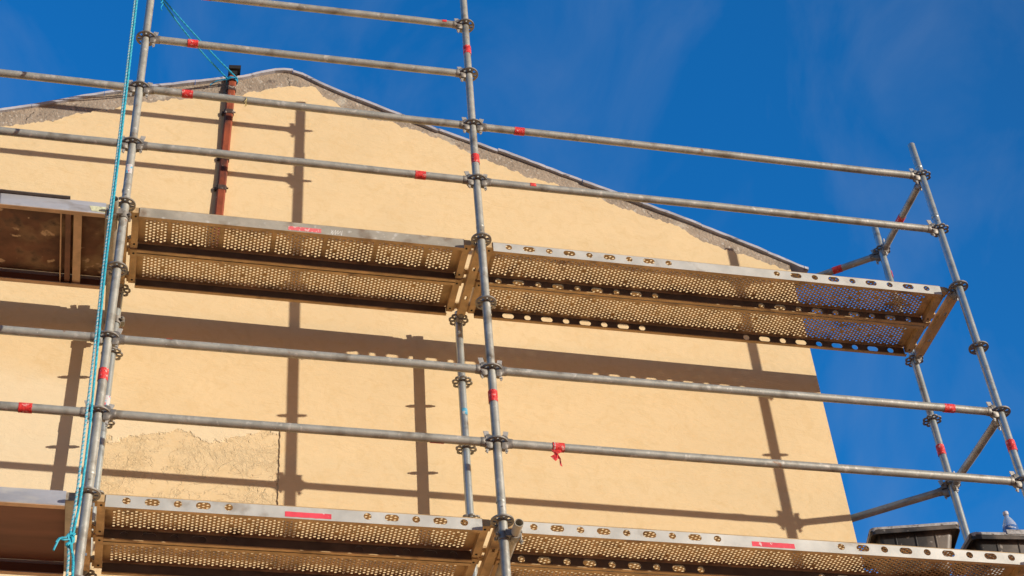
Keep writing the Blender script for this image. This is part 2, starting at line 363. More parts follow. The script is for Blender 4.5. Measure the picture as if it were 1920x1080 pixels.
# ---------------------------------------------------------------- rusty vent pipe on the wall
pp = thing('vent_pipe', (-1.515, WY(-1.5), 4.6), 'rusty brown vent pipe on the wall with a black cap above the gable', 'pipe')
P0 = Vector((-1.515, WY(-1.5), 4.6)); TP = Matrix.Translation(-P0)
def pc(z): return Vector((-1.519+(z-4.6)*.018, WY(-1.5)-.022+.004*math.sin(z*5), z))
m = MB(); zs = [4.6+.07*i for i in range(25)]; hw, hd, ch = .029, .017, .010
def sq(z, k=1.):
    c = pc(z); a, b, e = hw*k, hd*k, ch
    o_ = [(-a+e, -b), (a-e, -b), (a, -b+e), (a, b-e), (a-e, b), (-a+e, b), (-a, b-e), (-a, -b+e)]
    return [c+Vector((p[0]+.0015*noise.noise(Vector((z*9, i, 0))), p[1], 0)) for i, p in enumerate(o_)]
m.loft([sq(z) for z in zs], T=TP)
link('pipe_body', m.mesh('pipe_body', RUST, True, 30), pp)
for z in (5.875, 5.42, 5.13, 6.12):
    m = MB(); c = pc(z); m.loft([[q+Vector((0, 0, dz)) for q in sq(z, 1.16)] for dz in (-.020, -.012, .012, .020)], T=TP)
    if z != 6.12:
        m.box(c.x-.050, c.x-.028, c.y+.002, c.y+.014, z-.012, z+.012, TP); m.box(c.x-.048, c.x-.040, c.y+.014, WY(c.x)+.002, z-.012, z+.012, TP)
        m.cyl((c.x+.030, c.y-.01, z), (c.x+.044, c.y-.01, z), .006, 8, T=TP)
    link('pipe_bracket', m.mesh('pipe_bracket', RUSTD, True, 30), pp)
m = MB(); c = pc(6.30)
m.box(c.x-.030, c.x+.030, c.y-.025, c.y+.028, 6.26, 6.305, TP)
ca = [(-.032, -.045), (.052, -.045), (.052, .045), (-.032, .045)]
m.loft([[c+Vector((a, b, dz+.12*a)) for a, b in ca] for dz in (.0, .035)], T=TP)
link('pipe_cap', m.mesh('pipe_cap', BLACK, False), pp)

# ---------------------------------------------------------------- scaffold parts (shared meshes)
TR = .02415
def rosette_mesh(name, flower):
    m = MB(); n = 96; th = .0045
    def rad(kind, a):
        if kind == 0: return TR-.0008
        if kind == 1: return .0315
        if kind == 2: return .050
        return (.0605+.0030*math.cos(8*a)-(.003 if abs(math.cos(4*a)) < .35 else 0)) if flower else .0615
    idx = {}
    for lev, z in ((0, -th), (1, th)):
        for k in range(4):
            for i in range(n):
                a = 2*math.pi*i/n; r = rad(k, a); idx[(lev, k, i)] = len(m.v); m.v.append(Vector((r*math.cos(a), r*math.sin(a), z)))
    def hole(i):   # 8 holes, alternately narrow and wide
        a = (i+.5)/n*8; s = int(a+.5) % 8; d = abs(a-round(a)); return d < (.20 if s % 2 == 0 else .31) if not flower else d < .30
    F = lambda *q: (m.f.append(list(q)), m.m.append(0))
    for i in range(n):
        j = (i+1) % n
        for k in range(3):
            if k == 1 and hole(i): continue
            F(idx[1,k,i], idx[1,k+1,i], idx[1,k+1,j], idx[1,k,j]); F(idx[0,k,i], idx[0,k,j], idx[0,k+1,j], idx[0,k+1,i])
        F(idx[0,3,i], idx[0,3,j], idx[1,3,j], idx[1,3,i])
        if hole(i):
            F(idx[0,1,i], idx[0,1,j], idx[1,1,j], idx[1,1,i]); F(idx[0,2,i], idx[1,2,i], idx[1,2,j], idx[0,2,j])
        if hole(i) != hole(j):
            F(idx[0,1,j], idx[0,2,j], idx[1,2,j], idx[1,1,j])
    # weld collar to the tube
    m.tube((0, 0, -.009), (0, 0, .009), TR+.0035, TR-.001, 20)
    return m.mesh(name, CAST, True, 40)
ROS = rosette_mesh('rosette', False); ROF = rosette_mesh('scalloped_rosette', True)

def head_mesh():
    m = MB()                                   # along +x from the standard's axis
    for s in (1, -1):                          # two jaws, above and below the disc
        prof = [(.0252, .018, .0058, .043), (.038, .021, .0058, .046), (.052, .022, .0058, .043), (.060, .0225, .0058, .034)]
        rings = []
        for x, hy, z0, z1 in prof:
            z0 *= s; z1 *= s
            q = [(x, -hy, z0), (x, hy, z0), (x, hy, z1*.72), (x, hy*.6, z1), (x, -hy*.6, z1), (x, -hy, z1*.72)]
            rings.append(q if s > 0 else q[::-1])
        m.loft(rings)
    rings = []
    for x, ry, rz in [(.0595, .0225, .033), (.066, .0235, .031), (.072, .0262, .0275), (.084, .0266, .0266), (.088, .0258, .0258)]:
        rings.append([(x, ry*math.cos(2*math.pi*i/14), rz*math.sin(2*math.pi*i/14)) for i in range(14)])
    m.loft(rings)
    return m.mesh('wedge_head', CAST, True, 40)
def wedge_mesh():
    m = MB(); p = [(.045, -.068), (.053, -.066), (.060, .020), (.074, .074), (.046, .077), (.038, .042), (.040, -.04)]
    m.loft([[(x, y, z) for x, z in p] for y in (-.0032, .0032)])
    m.cyl((.0535, -.008, -.052), (.0535, .008, -.052), .0055, 8)
    return m.mesh('wedge', WEDM, False)
HEAD = head_mesh(); WEDGE = wedge_mesh()
def add_head(parent, loc, rotz, skew=0):
    h = link('wedge_head', HEAD, parent, loc, (0, 0, rotz)); link('wedge', WEDGE, h, (0, 0, random.uniform(-.012, .006)), (0, random.uniform(-.09, .05), 0)); return h

def tube_mesh(name, L0, L1, r=TR, axis='x', mat_=GALV, dents=0):
    m = MB(); n = 24; rings = []; k = max(2, int((L1-L0)/.12))
    for i in range(k+1):
        t = L0+(L1-L0)*i/k
        wob = (.0022*math.sin(t*1.3+dents*5)+.0012*noise.noise(Vector((t*3, dents*9, 0)))) if .2 < t-L0 and t < L1-.2 else 0
        q = [((r)*math.cos(2*math.pi*j/n)+wob, (r)*math.sin(2*math.pi*j/n)) for j in range(n)]
        rings.append([(t, a, b) if axis == 'x' else (a, b, t) for a, b in q])
    if axis != 'x': pass
    m.loft(rings)
    return m.mesh(name, mat_)
def red_tape(parent, x, axis='x', h=.065, a0=0, a1=2*math.pi, mat_=RED, name='red_tape', rr=TR):
    m = MB(); T = Matrix.Translation((x, 0, 0)) if axis == 'x' else Matrix.Translation((0, 0, x)) @ Matrix.Rotation(R(-90), 4, 'Y')
    m.band(rr+.0012, h, a0, a1, T=T); me = m.mesh(name, mat_); me.materials[0] = mat_
    return link(name, me, parent)

# ---------------------------------------------------------------- standards (uprights)
BAY = {'LL': -4.64, 'L': -2.07, 'M': 0., 'R': 3.07}
G_ST = 'uprights of the scaffold'
def standard(x, y, ztop, label, mat_, rings, joints=(), d=0, hole=None):
    t = thing('scaffold_upright', (x, y, GZ), label, 'scaffold upright', G_ST)
    link('tube', tube_mesh('tube', 0, ztop-GZ, axis='z', mat_=mat_, dents=d), t)
    for z, fl in rings: link('rosette', ROF if fl else ROS, t, (0, 0, z-GZ), (0, 0, R(0)))
    for z in joints:
        m = MB(); m.loft([[(q*math.cos(2*math.pi*i/24), q*math.sin(2*math.pi*i/24), zz) for i in range(24)] for q, zz in ((TR+.0004, -.013), (TR+.0016, -.011), (TR+.0016, .002), (TR+.0003, .010))], False)
        link('joint', m.mesh('joint', mat_), t, (0, 0, z-GZ))
        m = MB(); m.cyl((.0, -TR-.002, -.05), (0, -TR+.004, -.05), .005, 10); link('pin', m.mesh('pin', CAST), t, (0, 0, z-GZ))
    return t
lv = lambda a, b: [a+.5*i for i in range(int(round((b-a)/.5))+1)]
Ms = standard(0, 0, 6.30, 'middle front galvanised upright running the full height of the picture', GALV, [(z, False) for z in lv(.5, 6)], (2.125, 4.11), 1)
Ls = standard(-2.07, 0, 6.33, 'left front galvanised upright beside the white and cyan rope', GALV, [(z-{6.0: .034, 5.5: .022}.get(z, 0), False) for z in lv(.5, 6)], (2.125, 4.11), 2)
Rs = standard(3.07, 0, 5.311, 'right front galvanised upright against blue sky with its open top in view', GALVS, [(z, z > 4.2) for z in lv(.5, 5)], (2.12, 4.62, 5.09), 3)
MBs = standard(0, .73, 4.06, 'rear upright close to the wall below the middle of the upper deck', GALVS, [(z, True) for z in lv(.5, 4)], (), 4)
LBs = standard(-2.07, .73, 4.06, 'rear upright close to the wall, mostly hidden by the left front upright', GALVS, [(z, True) for z in lv(.5, 4)], (), 5)
RBs = standard(3.07, .73, 5.226, 'right rear upright against blue sky with red tape above the black tubs', GALVS, [(z, True) for z in lv(.5, 5)], (4.6,), 6)
LLs = standard(-4.64, 0, 6.3, 'front upright at the far left end of the scaffold', GALV, [(z, False) for z in lv(2, 6)], (), 7)
LLB = standard(-4.64, .73, 4.06, 'rear upright at the far left end of the scaffold', GALV, [(z, True) for z in lv(2, 4)], (), 8)
SD = Vector((-.8, .6, 0)); SE = Vector((3.07, .73, 0))+SD*2.07
SBs = standard(SE.x, SE.y, 5.2, 'upright round the corner beside the side wall of the house', GALVS, [(z, True) for z in lv(.5, 5)], (), 9)
for o, z in ((Ms, 5.736), (Ms, 4.687), (Ms, 2.809), (Ls, 2.747), (Rs, 2.75), (RBs, 3.259)): red_tape(o, z-GZ, 'z', .075)
red_tape(RBs, 4.77-GZ, 'z', .06, R(-150), R(60), PINK, 'faded_tape')
red_tape(Ls, 5.597-GZ, 'z', .05, R(-50), R(20))
# stickers: on an axis-z tube angle a: with the -90 deg Y rotation y->y, x->z, z->-x
red_tape(Ls, 4.271-GZ, 'z', .075, R(-215), R(-140), WHITES, 'sticker')
red_tape(MBs, 3.262-GZ, 'z', .045, R(-215), R(-140), BLUES, 'sticker')
red_tape(LBs, 3.14-GZ, 'z', .07, R(-230), R(-120), WHITES, 'sticker')

# ---------------------------------------------------------------- ledgers and guard rails
G_LE = 'horizontal guard rails of the scaffold'
def ledger(x0, y0, x1, y1, z, label, tapes=(), d=0, mat_=GALV, off=.0, dip=0):
    v = Vector((x1-x0, y1-y0, 0)); L = v.length; a = math.atan2(v.y, v.x)
    t = thing('guard_rail', (x0, y0, z+off-dip), label, 'guard rail', G_LE, (0, -math.atan(dip/L), a))
    link('tube', tube_mesh('tube', .078, L-.078, dents=d, mat_=mat_), t)
    add_head(t, (0, 0, 0), 0); add_head(t, (L, 0, 0), math.pi)
    for tp in tapes: red_tape(t, *tp) if isinstance(tp, tuple) else red_tape(t, tp)
    return t
LV = {6.0: 'topmost', 5.5: 'second from top', 5.0: 'third from top', 4.5: 'fourth from top', 3.0: 'fifth from top', 2.5: 'lowest'}
tapes = {6.0: [.344, (1.925, 'x', .03, R(120), R(200))], 5.5: [.291], 5.0: [.288], 4.5: [1.718], 3.0: [(.32, 'x', .03, R(100), R(150))], 2.5: [(1.749, 'x', .075, R(278), R(330))]}
rails = {}
for i, (z, nm) in enumerate(LV.items()):
    rails['m', z] = ledger(-2.07, 0, 0, 0, z, '%s of the six rails between the left and middle front uprights' % nm, tapes[z], i+.3, dip={6.0: .034, 5.5: .022}.get(z, 0))
four = {5.0: 'topmost', 4.5: 'second from top', 3.0: 'third from top', 2.5: 'lowest'}
tr = {5.0: [.301], 4.5: [(.35, 'x', .035, R(150), R(210))], 3.0: [2.74], 2.5: [.339]}
tl = {5.0: [], 4.5: [], 3.0: [], 2.5: [2.213]}
for i, (z, nm) in enumerate(four.items()):
    rails['r', z] = ledger(0, 0, 3.07, 0, z, '%s of the four long rails between the middle and right front uprights' % nm, tr[z], i+7.1)
    rails['l', z] = ledger(-4.64, 0, -2.07, 0, z, '%s of the four rails leaving the picture left of the left upright' % nm, tl[z], i+12.7)
ledger(3.07, 0, 3.07, .73, 5.0, 'short upper end rail with red tape joining the two right uprights', [.39], 20, GALV, -.02)
ledger(3.07, 0, 3.07, .73, 3.0, 'short lower end rail joining the two right uprights above the tubs', [], 21, GALV, -.02)
ledger(3.07, .73, SE.x, SE.y, 5.0, 'upper rail with red tape running back round the corner of the house', [.33], 22, GALV, -.03)
ledger(3.07, .73, SE.x, SE.y, 3.0, 'lower rail running back behind the right edge of the wall', [], 23, GALV, -.03)

# torn tape flag hanging from the lowest long rail
m = MB(); F = [(-.030, -.022), (-.012, -.048), (-.034, -.060), (-.010, -.095), (.008, -.072), (.022, -.078), (.004, -.050), (.028, -.040), (.024, -.024)]
m.add([(x, -.006+.012*math.sin(z*60+x*50), z) for x, z in F]+[(x, -.0045+.012*math.sin(z*60+x*50), z) for x, z in F], [tuple(range(9)), tuple(range(17, 8, -1))]+[(i, (i+1) % 9, 9+(i+1) % 9, 9+i) for i in range(9)])
m.add([(.012, .002, -.055), (.018, .004, -.058), (.020, -.004, -.100), (.026, .002, -.125), (.012, 0, -.118), (.013, .004, -.09)], [(0, 1, 2, 3, 4, 5)])
link('tape_flag', m.mesh('tape_flag', RED, False), rails['r', 2.5], (.339-.012, 0, 0))
m = MB(); m.band(TR+.0030, .004); link('cable_tie', m.mesh('cable_tie', mat('white_tie', (.75, .72, .7))), rails['r', 2.5], (.315, 0, 0))
# yellow string tied round a rail
st = MB(); st.path([(-1.425, (TR+.003)*math.cos(a), 4.99+(TR+.003)*math.sin(a)) for a in [i*2*math.pi/16 for i in range(17)]], .0022, 6)
st.path([(-1.425, -.026, 4.985), (-1.436, -.030, 4.955), (-1.428, -.03, 4.940), (-1.434, -.028, 4.915), (-1.420, -.03, 4.925)], .002, 6)
o = link('string', st.mesh('string', STRING)); tag(o, 'yellow string tied round the rail just right of the rusty pipe', 'string')

# ---------------------------------------------------------------- U transoms under the decks
def transom(x, z, label):
    t = thing('deck_transom', (x, 0, z), label, 'transom', 'channel transoms carrying the decks', (0, 0, R(90)))
    m = MB(); w = .0245; a, b = .085, .645; z0, z1, th = -.028, .024, .003
    m.box(a, b, -w, -w+th, z0+th, z1); m.box(a, b, w-th, w, z0+th, z1)
    segs = [(a, .215), (.245, .475), (.505, b)]
    for p, q in segs: m.box(p, q, -w, w, z0, z0+th)
    for p, q in ((.215, .245), (.475, .505)):
        m.box(p, q, -w, -.009, z0, z0+th); m.box(p, q, .009, w, z0, z0+th)
    # turned lips along the top of both side walls
    m.box(a, b, -w+th, -w+.009, z1-th, z1); m.box(a, b, w-.009, w-th, z1-th, z1)
    for e, f in ((.085, .066), (.645, .664)):
        m.loft([[(e, -w, z0), (e, w, z0), (e, w, z1), (e, -w, z1)], [(f, -w*.8, -.024), (f, w*.8, -.024), (f, w*.8, .020), (f, -w*.8, .020)]])
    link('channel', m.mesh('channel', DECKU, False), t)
    add_head(t, (0, 0, -.006), 0); add_head(t, (.73, 0, -.006), math.pi)
    return t
for k, nm in (('L', 'left'), ('M', 'middle'), ('R', 'right')):
    transom(BAY[k], 4.0, 'channel transom under the upper deck from the %s front upright back to the rear one' % nm)
    transom(BAY[k], 2.0, 'channel transom under the lower deck at the %s front upright' % nm)
transom(BAY['LL'], 4.0, 'channel transom under the far left end of the upper deck'); transom(BAY['LL'], 2.0, 'channel transom under the far left end of the lower deck')

# ---------------------------------------------------------------- perforated steel decks
def cells_plate(m, cells, b0, b1, P, depth, mi=0):
    # cells: (a0, a1, hole polygon or None) ; P maps (a, b, d) to a point; hole walls go to d=depth
    for a0, a1, hole in cells:
        if hole is None:
            m.add([P(a0, b0, 0), P(a1, b0, 0), P(a1, b1, 0), P(a0, b1, 0)], [(0, 1, 2, 3)], mi=mi); continue
        cx = sum(p[0] for p in hole)/len(hole); cy = sum(p[1] for p in hole)/len(hole); n = len(hole)
        outp = []
        for (x, y) in hole:
            dx, dy = x-cx, y-cy; ts = []
            if dx > 1e-9: ts.append((a1-cx)/dx)
            if dx < -1e-9: ts.append((a0-cx)/dx)
            if dy > 1e-9: ts.append((b1-cy)/dy)
            if dy < -1e-9: ts.append((b0-cy)/dy)
            tt = min(ts); outp.append((cx+dx*tt, cy+dy*tt))
        vs = [P(x, y, 0) for x, y in hole]+[P(x, y, 0) for x, y in outp]+[P(a0, b0, 0), P(a1, b0, 0), P(a1, b1, 0), P(a0, b1, 0)]+[P(x, y, depth) for x, y in hole]
        cor = [(a0, b0), (a1, b0), (a1, b1), (a0, b1)]; fs = []
        ang = lambda p: math.atan2(p[1]-cy, p[0]-cx)
        for i in range(n):
            j = (i+1) % n; A = ang(outp[i]); Bn = ang(outp[j]); d = (Bn-A) % (2*math.pi); q = [i, j, n+j]
            cs = [(((ang(c)-A) % (2*math.pi)), k) for k, c in enumerate(cor) if 1e-6 < ((ang(c)-A) % (2*math.pi)) < d-1e-6]
            for _, k in sorted(cs, reverse=True): q.append(2*n+k)
            q.append(n+i); fs.append(tuple(reversed(q)))
            fs.append((i, j, 2*n+4+j, 2*n+4+i))
        m.add(vs, fs, mi=mi)
def circ(cx, cy, r, n): return [(cx+r*math.cos(2*math.pi*(i+.5)/n), cy+r*math.sin(2*math.pi*(i+.5)/n)) for i in range(n)]
def oval(cx, cy, hl, r, n=16):
    o = []
    for i in range(n):
        a = 2*math.pi*(i+.5)/n; o.append((cx+math.copysign(hl-r, math.cos(a))+r*math.cos(a), cy+r*math.sin(a)))
    return o
ZT = .053; ZB = -.027; DW = .304
def deck_parts(L, holes, worn, seed):
    """meshes for one deck, x from 0 (axis of left upright) to L, y from 0 to DW, z relative to rosette level"""
    rnd = random.Random(seed); A, B = .085, L-.092
    top = MB(); dx, dy, r = .0216, .0245, .0073
    P = lambda a, b, d: (b, a, ZT-.004-d)
    y0, y1 = .016, DW-.014; x = A+.034; c = 0
    top.add([P(.012, A-.03, 0), P(.012, x, 0), P(DW-.012, x, 0), P(DW-.012, A-.03, 0)], [(0, 1, 2, 3)])
    ncol = int((B-.040-x)/dx)
    for c in range(ncol):
        cells = []; off = 0 if c % 2 == 0 else dy/2; a = y0+off
        blocked = worn == 1 and (c % 14 == 6)
        if off: cells.append((y0, a, None))
        cells.insert(0, (.012, y0, None))
        while a+dy <= y1+1e-6:
            hx = None if (blocked or rnd.random() < .014) else circ(a+dy/2, x+dx/2, r*(rnd.uniform(.55, .8) if rnd.random() < .05 else rnd.uniform(.93, 1.05)), 8)
            cells.append((a, a+dy, hx)); a += dy
        cells.append((a, DW-.012, None))
        cells_plate(top, cells, x, x+dx, P, .0016, 1); x += dx
    top.add([P(.012, x, 0), P(.012, B+.03, 0), P(DW-.012, B+.03, 0), P(DW-.012, x, 0)], [(0, 1, 2, 3)])
    # shoulders: raised shallow ridge along both long edges
    for s, e in ((0., .012), (DW, DW-.012)):
        top.add([(A, s, ZT-.009), (B, s, ZT-.009), (B, (s+e)/2, ZT), (A, (s+e)/2, ZT), (B, e, ZT-.004), (A, e, ZT-.004)], [(0, 1, 2, 3), (3, 2, 4, 5)])
    side = MB(); side_b = MB()
    for mb, y, s in ((side, 0., 1), (side_b, DW, -1)):
        Q = lambda a, b, d: (a, y+s*d, b)
        cells = []; pos = A
        for hx, kind in holes:
            w = .062 if kind == 'o' else .05
            cells.append((pos, hx-w, None)); z = (ZT+ZB)/2+.002
            cells.append((hx-w, hx+w, oval(hx, z, .037, .0205) if kind == 'o' else circ(hx, z, .0205, 16))); pos = hx+w
        cells.append((pos, B, None))
        cells_plate(mb, cells, ZB, ZT-.009, Q, .0022)
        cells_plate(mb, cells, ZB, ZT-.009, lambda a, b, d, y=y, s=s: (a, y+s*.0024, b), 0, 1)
        # inner skin above carries the painted shade, and the return lip
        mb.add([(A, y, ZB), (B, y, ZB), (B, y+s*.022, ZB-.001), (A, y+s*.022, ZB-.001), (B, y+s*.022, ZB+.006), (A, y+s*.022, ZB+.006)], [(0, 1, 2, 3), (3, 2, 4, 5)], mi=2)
    ends = []
    for X, s in ((A, -1), (B, 1)):
        e = MB(); x1 = X; x2 = X+s*.040
        a, b = min(x1, x2), max(x1, x2)
        # stepped end head, wider at the two claws
        e.box(a, b, .006, DW-.006, ZT-.048, ZT-.0055)
        for yy in (.006, DW-.066):
            p, q = (X+s*.040, X+s*.052); p, q = min(p, q), max(p, q)
            e.box(p, q, yy, yy+.06, ZT-.038, ZT-.008)                      # claw root
            p, q = (X+s*.046, X+s*.072); p, q = min(p, q), max(p, q)
            e.box(p, q, yy+.008, yy+.052, ZT-.021, ZT-.006)                # hook over the channel
            e.cyl((X+s*.02, yy+.03, ZT-.0505), (X+s*.02, yy+.03, ZT-.047), .0065, 10, mi=1)
        ends.append(e)
    if worn == 1:
        for c in range(1, int((L-.3)/.30)):
            x = A+.034+dx*(14*c-8); 
            if x+dx < B-.1: top.box(x+.002, x+dx-.002, .03, DW-.03, ZT-.0095, ZT-.0062)
    M_ = DECKI if worn else DECKM
    return dict(top=top.mesh('perforated_top', [DECKU, DECKU], False), sa=side.mesh('side_rail', [DECKD if worn == 2 else M_, DECKD, DECKU], False), sb=side_b.mesh('side_rail', [M_, DECKD, DECKU], False),  # rear deck's front flange also takes the painted shade
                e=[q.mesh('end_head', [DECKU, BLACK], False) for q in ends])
h2 = [(.185+.125*i, 'co'[i % 2]) for i in range(5)]+[(1.383+.125*i, 'co'[i % 2]) for i in range(5)]
h3 = [(.18+.125*i, 'co'[i % 2]) for i in range(9)]+[(1.88+.125*i, 'co'[i % 2]) for i in range(9)]
D2 = deck_parts(2.07, h2, False, 1); D2W = deck_parts(2.07, [], 1, 2); D2V = deck_parts(2.07, [], 2, 4); D3 = deck_parts(3.07, h3, False, 3)
def deck(D, x, y, z, label, labels=(), lm=None):
    t = thing('steel_deck', (x, y, z), label, 'scaffold deck', 'perforated steel decks')
    link('perforated_top', D['top'], t); link('side_rail', D['sa'], t); link('side_rail', D['sb'], t)
    for q in D['e']: link('end_head', q, t)
    for (a, b) in labels:
        m = MB(); k = 12; pr = None
        for i in range(k+1):
            X = a+(b-a)*i/k; c = [Vector((X, -.0008, -.018+random.uniform(-.001, .001))), Vector((X, -.0008, .013+random.uniform(-.001, .001)))]
            if pr: m.add(pr+c, [(0, 2, 3, 1)])
            pr = c
        link('red_label', m.mesh('red_label', lm or PINK, False), t)
    return t
Y1, Y2 = .055, .366
deck(D2W, -2.07, Y1, 4, 'front upper steel deck between left and middle uprights, plain red-labelled edge', [(.934, 1.126)], PINKF)
dk = [o for o in C.objects if o.name == 'steel_deck'][0]
m = MB(); pz = [(1.188, .016), (1.182, -.020), (1.196, .014), (1.190, -.026), (1.212, .018), (1.206, -.024), (1.226, .016), (1.222, -.018), (1.240, .012), (1.244, -.028), (1.250, .017)]
for p, q in zip(pz, pz[1:]): m.add([(p[0]-.0012, -.0007, p[1]), (p[0]+.0012, -.0007, p[1]), (q[0]+.0012, -.0007, q[1]), (q[0]-.0012, -.0007, q[1])], [(0, 1, 2, 3)])
link('paint_scratches', m.mesh('paint_scratches', mat('white_paint', (.75, .74, .68), .8), False), dk)  # white paint scratches drawn as one joined zigzag
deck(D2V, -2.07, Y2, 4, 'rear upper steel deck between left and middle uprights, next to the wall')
deck(D3, 0, Y1, 4, 'long front upper steel deck ending at the right uprights, holes in its edge')
deck(D3, 0, Y2, 4, 'long rear steel deck of the upper level ending at the right uprights')
deck(D2, -2.07, Y1, 2, 'front lower steel deck left of the middle upright, red label on holed edge', [(.965, 1.199)])
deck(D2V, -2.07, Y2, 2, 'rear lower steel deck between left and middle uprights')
deck(D3, 0, Y1, 2, 'long front lower steel deck below the black tubs, red label on its edge', [(1.37, 1.611)])
deck(D3, 0, Y2, 2, 'long rear steel deck of the lower level under the black tubs')

# ---------------------------------------------------------------- wooden platforms of the left bay
def platform(z, label, ply, members):
    t = thing('plywood_platform', (-4.64, .048, z-.008), label, 'scaffold platform', 'plywood platforms of the left bay')
    L = 2.57; A, B = .07, L-.105
    for y0, s in ((0., 1), (.65, -1)):
        m = MB()
        prof = [(0, ZT), (0, ZB+.002), (.002, ZB-.004), (.030, ZB-.004), (.030, ZB+.001), (.006, ZB+.001), (.006, ZT-.014), (.032, ZT-.014), (.032, ZT-.011), (.010, ZT)]
        m.loft([[(x, y0+s*a, b) for a, b in (prof if s > 0 else prof[::-1])] for x in (A, A+.8, A+1.6, B)])
        link('side_rail', m.mesh('side_rail', ALU, False), t)
        m = MB(); q = sorted((y0+s*.0068, y0+s*.0078)); m.box(A, B, q[0], q[1], ZB+.0015, ZT-.0145); link('inner_skin', m.mesh('inner_skin', PLYP, False), t)  # thin brown skin over the rail's inner face
        m = MB(); q = sorted((y0+s*.003, y0+s*.032)); m.box(A, B, q[0], q[1], ZB-.0068, ZB-.0045); link('bottom_lip', m.mesh('bottom_lip', RAILU, False), t)
    if z > 3:
        m = MB(); m.add([(2.375, -.0012, .000+.02), (B, -.0012, .020), (B, -.0012, -.026), (2.39, -.0012, -.02)], [(0, 3, 2, 1)]); link('yellow_stain', m.mesh('yellow_stain', YEL, False), t)
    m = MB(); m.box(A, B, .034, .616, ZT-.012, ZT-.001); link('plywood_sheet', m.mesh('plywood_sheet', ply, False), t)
    for x, w, dz, mm in members:
        m = MB(); m.box(x-w/2, x+w/2, .008, .642, ZB+.010, ZB+.010+dz); link('cross_member', m.mesh('cross_member', mm, False), t)
    m = MB(); m.box(B, B+.045, .004, .646, ZT-.052, ZT-.004)
    for yy in (.03, .29, .55): m.box(B+.045, B+.072, yy, yy+.06, ZT-.021, ZT-.006)
    link('end_head', m.mesh('end_head', DECKI, False), t)
    return t
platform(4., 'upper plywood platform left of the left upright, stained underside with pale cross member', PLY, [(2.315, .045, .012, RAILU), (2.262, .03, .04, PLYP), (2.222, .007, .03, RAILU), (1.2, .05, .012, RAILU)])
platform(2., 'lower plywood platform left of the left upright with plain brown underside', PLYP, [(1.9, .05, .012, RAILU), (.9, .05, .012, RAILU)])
m = MB(); m.box(-1.3, 0, .0, .5, 0, .005)
tag(link('loose_board', m.mesh('loose_board', WOODD, False), None, (-2.375, .025, 4+ZT-.006), (0, 0, 0)), 'thin dark board lying on the upper plywood platform at the left', 'board')

# ---------------------------------------------------------------- wall ties with tube couplers
def tie(x, z, side, label):
    t = thing('wall_tie', (x, -.135, z), label, 'wall tie', 'tubes tying the scaffold to the wall')
    m = MB(); m.tube((0, 0, 0), (0, WY(x)+.135-.002, 0), TR, TR-.0035); link('tube', m.mesh('tube', DECKI), t)
    d = -side                                        # towards the upright
    m = MB(); ux = d*.0535
    m.tube((0, .095, 0), (0, .142, 0), .0300, .0245, 20); m.tube((ux, .135, -.024), (ux, .135, .024), .0300, .0245, 20)
    m.box(min(ux*.3, ux*.75), max(ux*.3, ux*.75), .10, .145, -.018, .018)
    m.box(-side*.02-.03, -side*.02+.03, .09, .1, -.02, .02)
    link('coupler', m.mesh('coupler', CAST, True, 35), t)
    for p, q in (((side*.034, .118, -.050), (side*.034, .118, .030)), ((ux+d*.034, .100, 0), (ux+d*.034, .165, 0))):
        m = MB(); m.cyl(p, q, .0055, 8); v = (Vector(q)-Vector(p)).normalized(); m.cyl(Vector(p)+v*.01, Vector(p)+v*.022, .011, 6); m.cyl(Vector(q)-v*.012, q, .010, 6)
        link('bolt', m.mesh('bolt', CAST, True, 35), t)
    return t
tie(-2.07-.0535, 3.905, -1, 'open ended tube clamped to the left upright below the upper deck, running to the wall')
tie(.0535, 1.905, 1, 'open ended tube clamped to the middle upright below the lower deck, running to the wall')
# coupler holding a spare swivel behind the left upright
t = thing('tube_coupler', (-2.07, .73, 3.75), 'small bolted coupler on the rear left upright below the deck', 'coupler')
m = MB(); m.tube((0, 0, -.025), (0, 0, .025), .031, .0245, 20); m.box(.026, .05, -.02, .02, -.016, .016); link('clamp_band', m.mesh('clamp_band', CAST), t)
m = MB(); m.cyl((.036, -.045, 0), (.036, .04, 0), .006, 8); m.cyl((.036, -.04, 0), (.036, -.028, 0), .012, 6); link('bolt', m.mesh('bolt', CAST, True, 35), t)

# ---------------------------------------------------------------- ropes
def twisted(m, pts, r, turns_per_m=22, strands=3, only=None):
    """laid rope: strands winding round a centre line"""
    P = [Vector(p) for p in pts]; fine = []
    for a, b in zip(P, P[1:]):
        k = max(1, int((b-a).length/(.009 if turns_per_m < 35 else .0045)))
        for i in range(k): fine.append(a+(b-a)*i/k)
    fine.append(P[-1]); acc = 0; lens = [0]
    for a, b in zip(fine, fine[1:]): acc += (b-a).length; lens.append(acc)
    for s in range(strands):
        if only is not None and s != only: continue
        q = []
        for i, p in enumerate(fine):
            d = (fine[min(i+1, len(fine)-1)]-fine[max(i-1, 0)]).normalized(); u = Vector((1, .2, .1)); u = (u-d*u.dot(d)).normalized(); v = d.cross(u)
            a = lens[i]*turns_per_m*2*math.pi+s*2*math.pi/strands; q.append(p+(u*math.cos(a)+v*math.sin(a))*r*.55)
        m.path(q, r*.55, 5)
def smooth(pts, k=6):
    P = [Vector(p) for p in pts]; o = []
    for i in range(len(P)-1):
        p0, p1, p2, p3 = P[max(0, i-1)], P[i], P[i+1], P[min(len(P)-1, i+2)]
        for j in range(k):
            t = j/k; o.append(.5*((2*p1)+(p2-p0)*t+(2*p0-5*p1+4*p2-p3)*t*t+(3*p1-p0-3*p2+p3)*t**3))
    o.append(P[-1]); return o
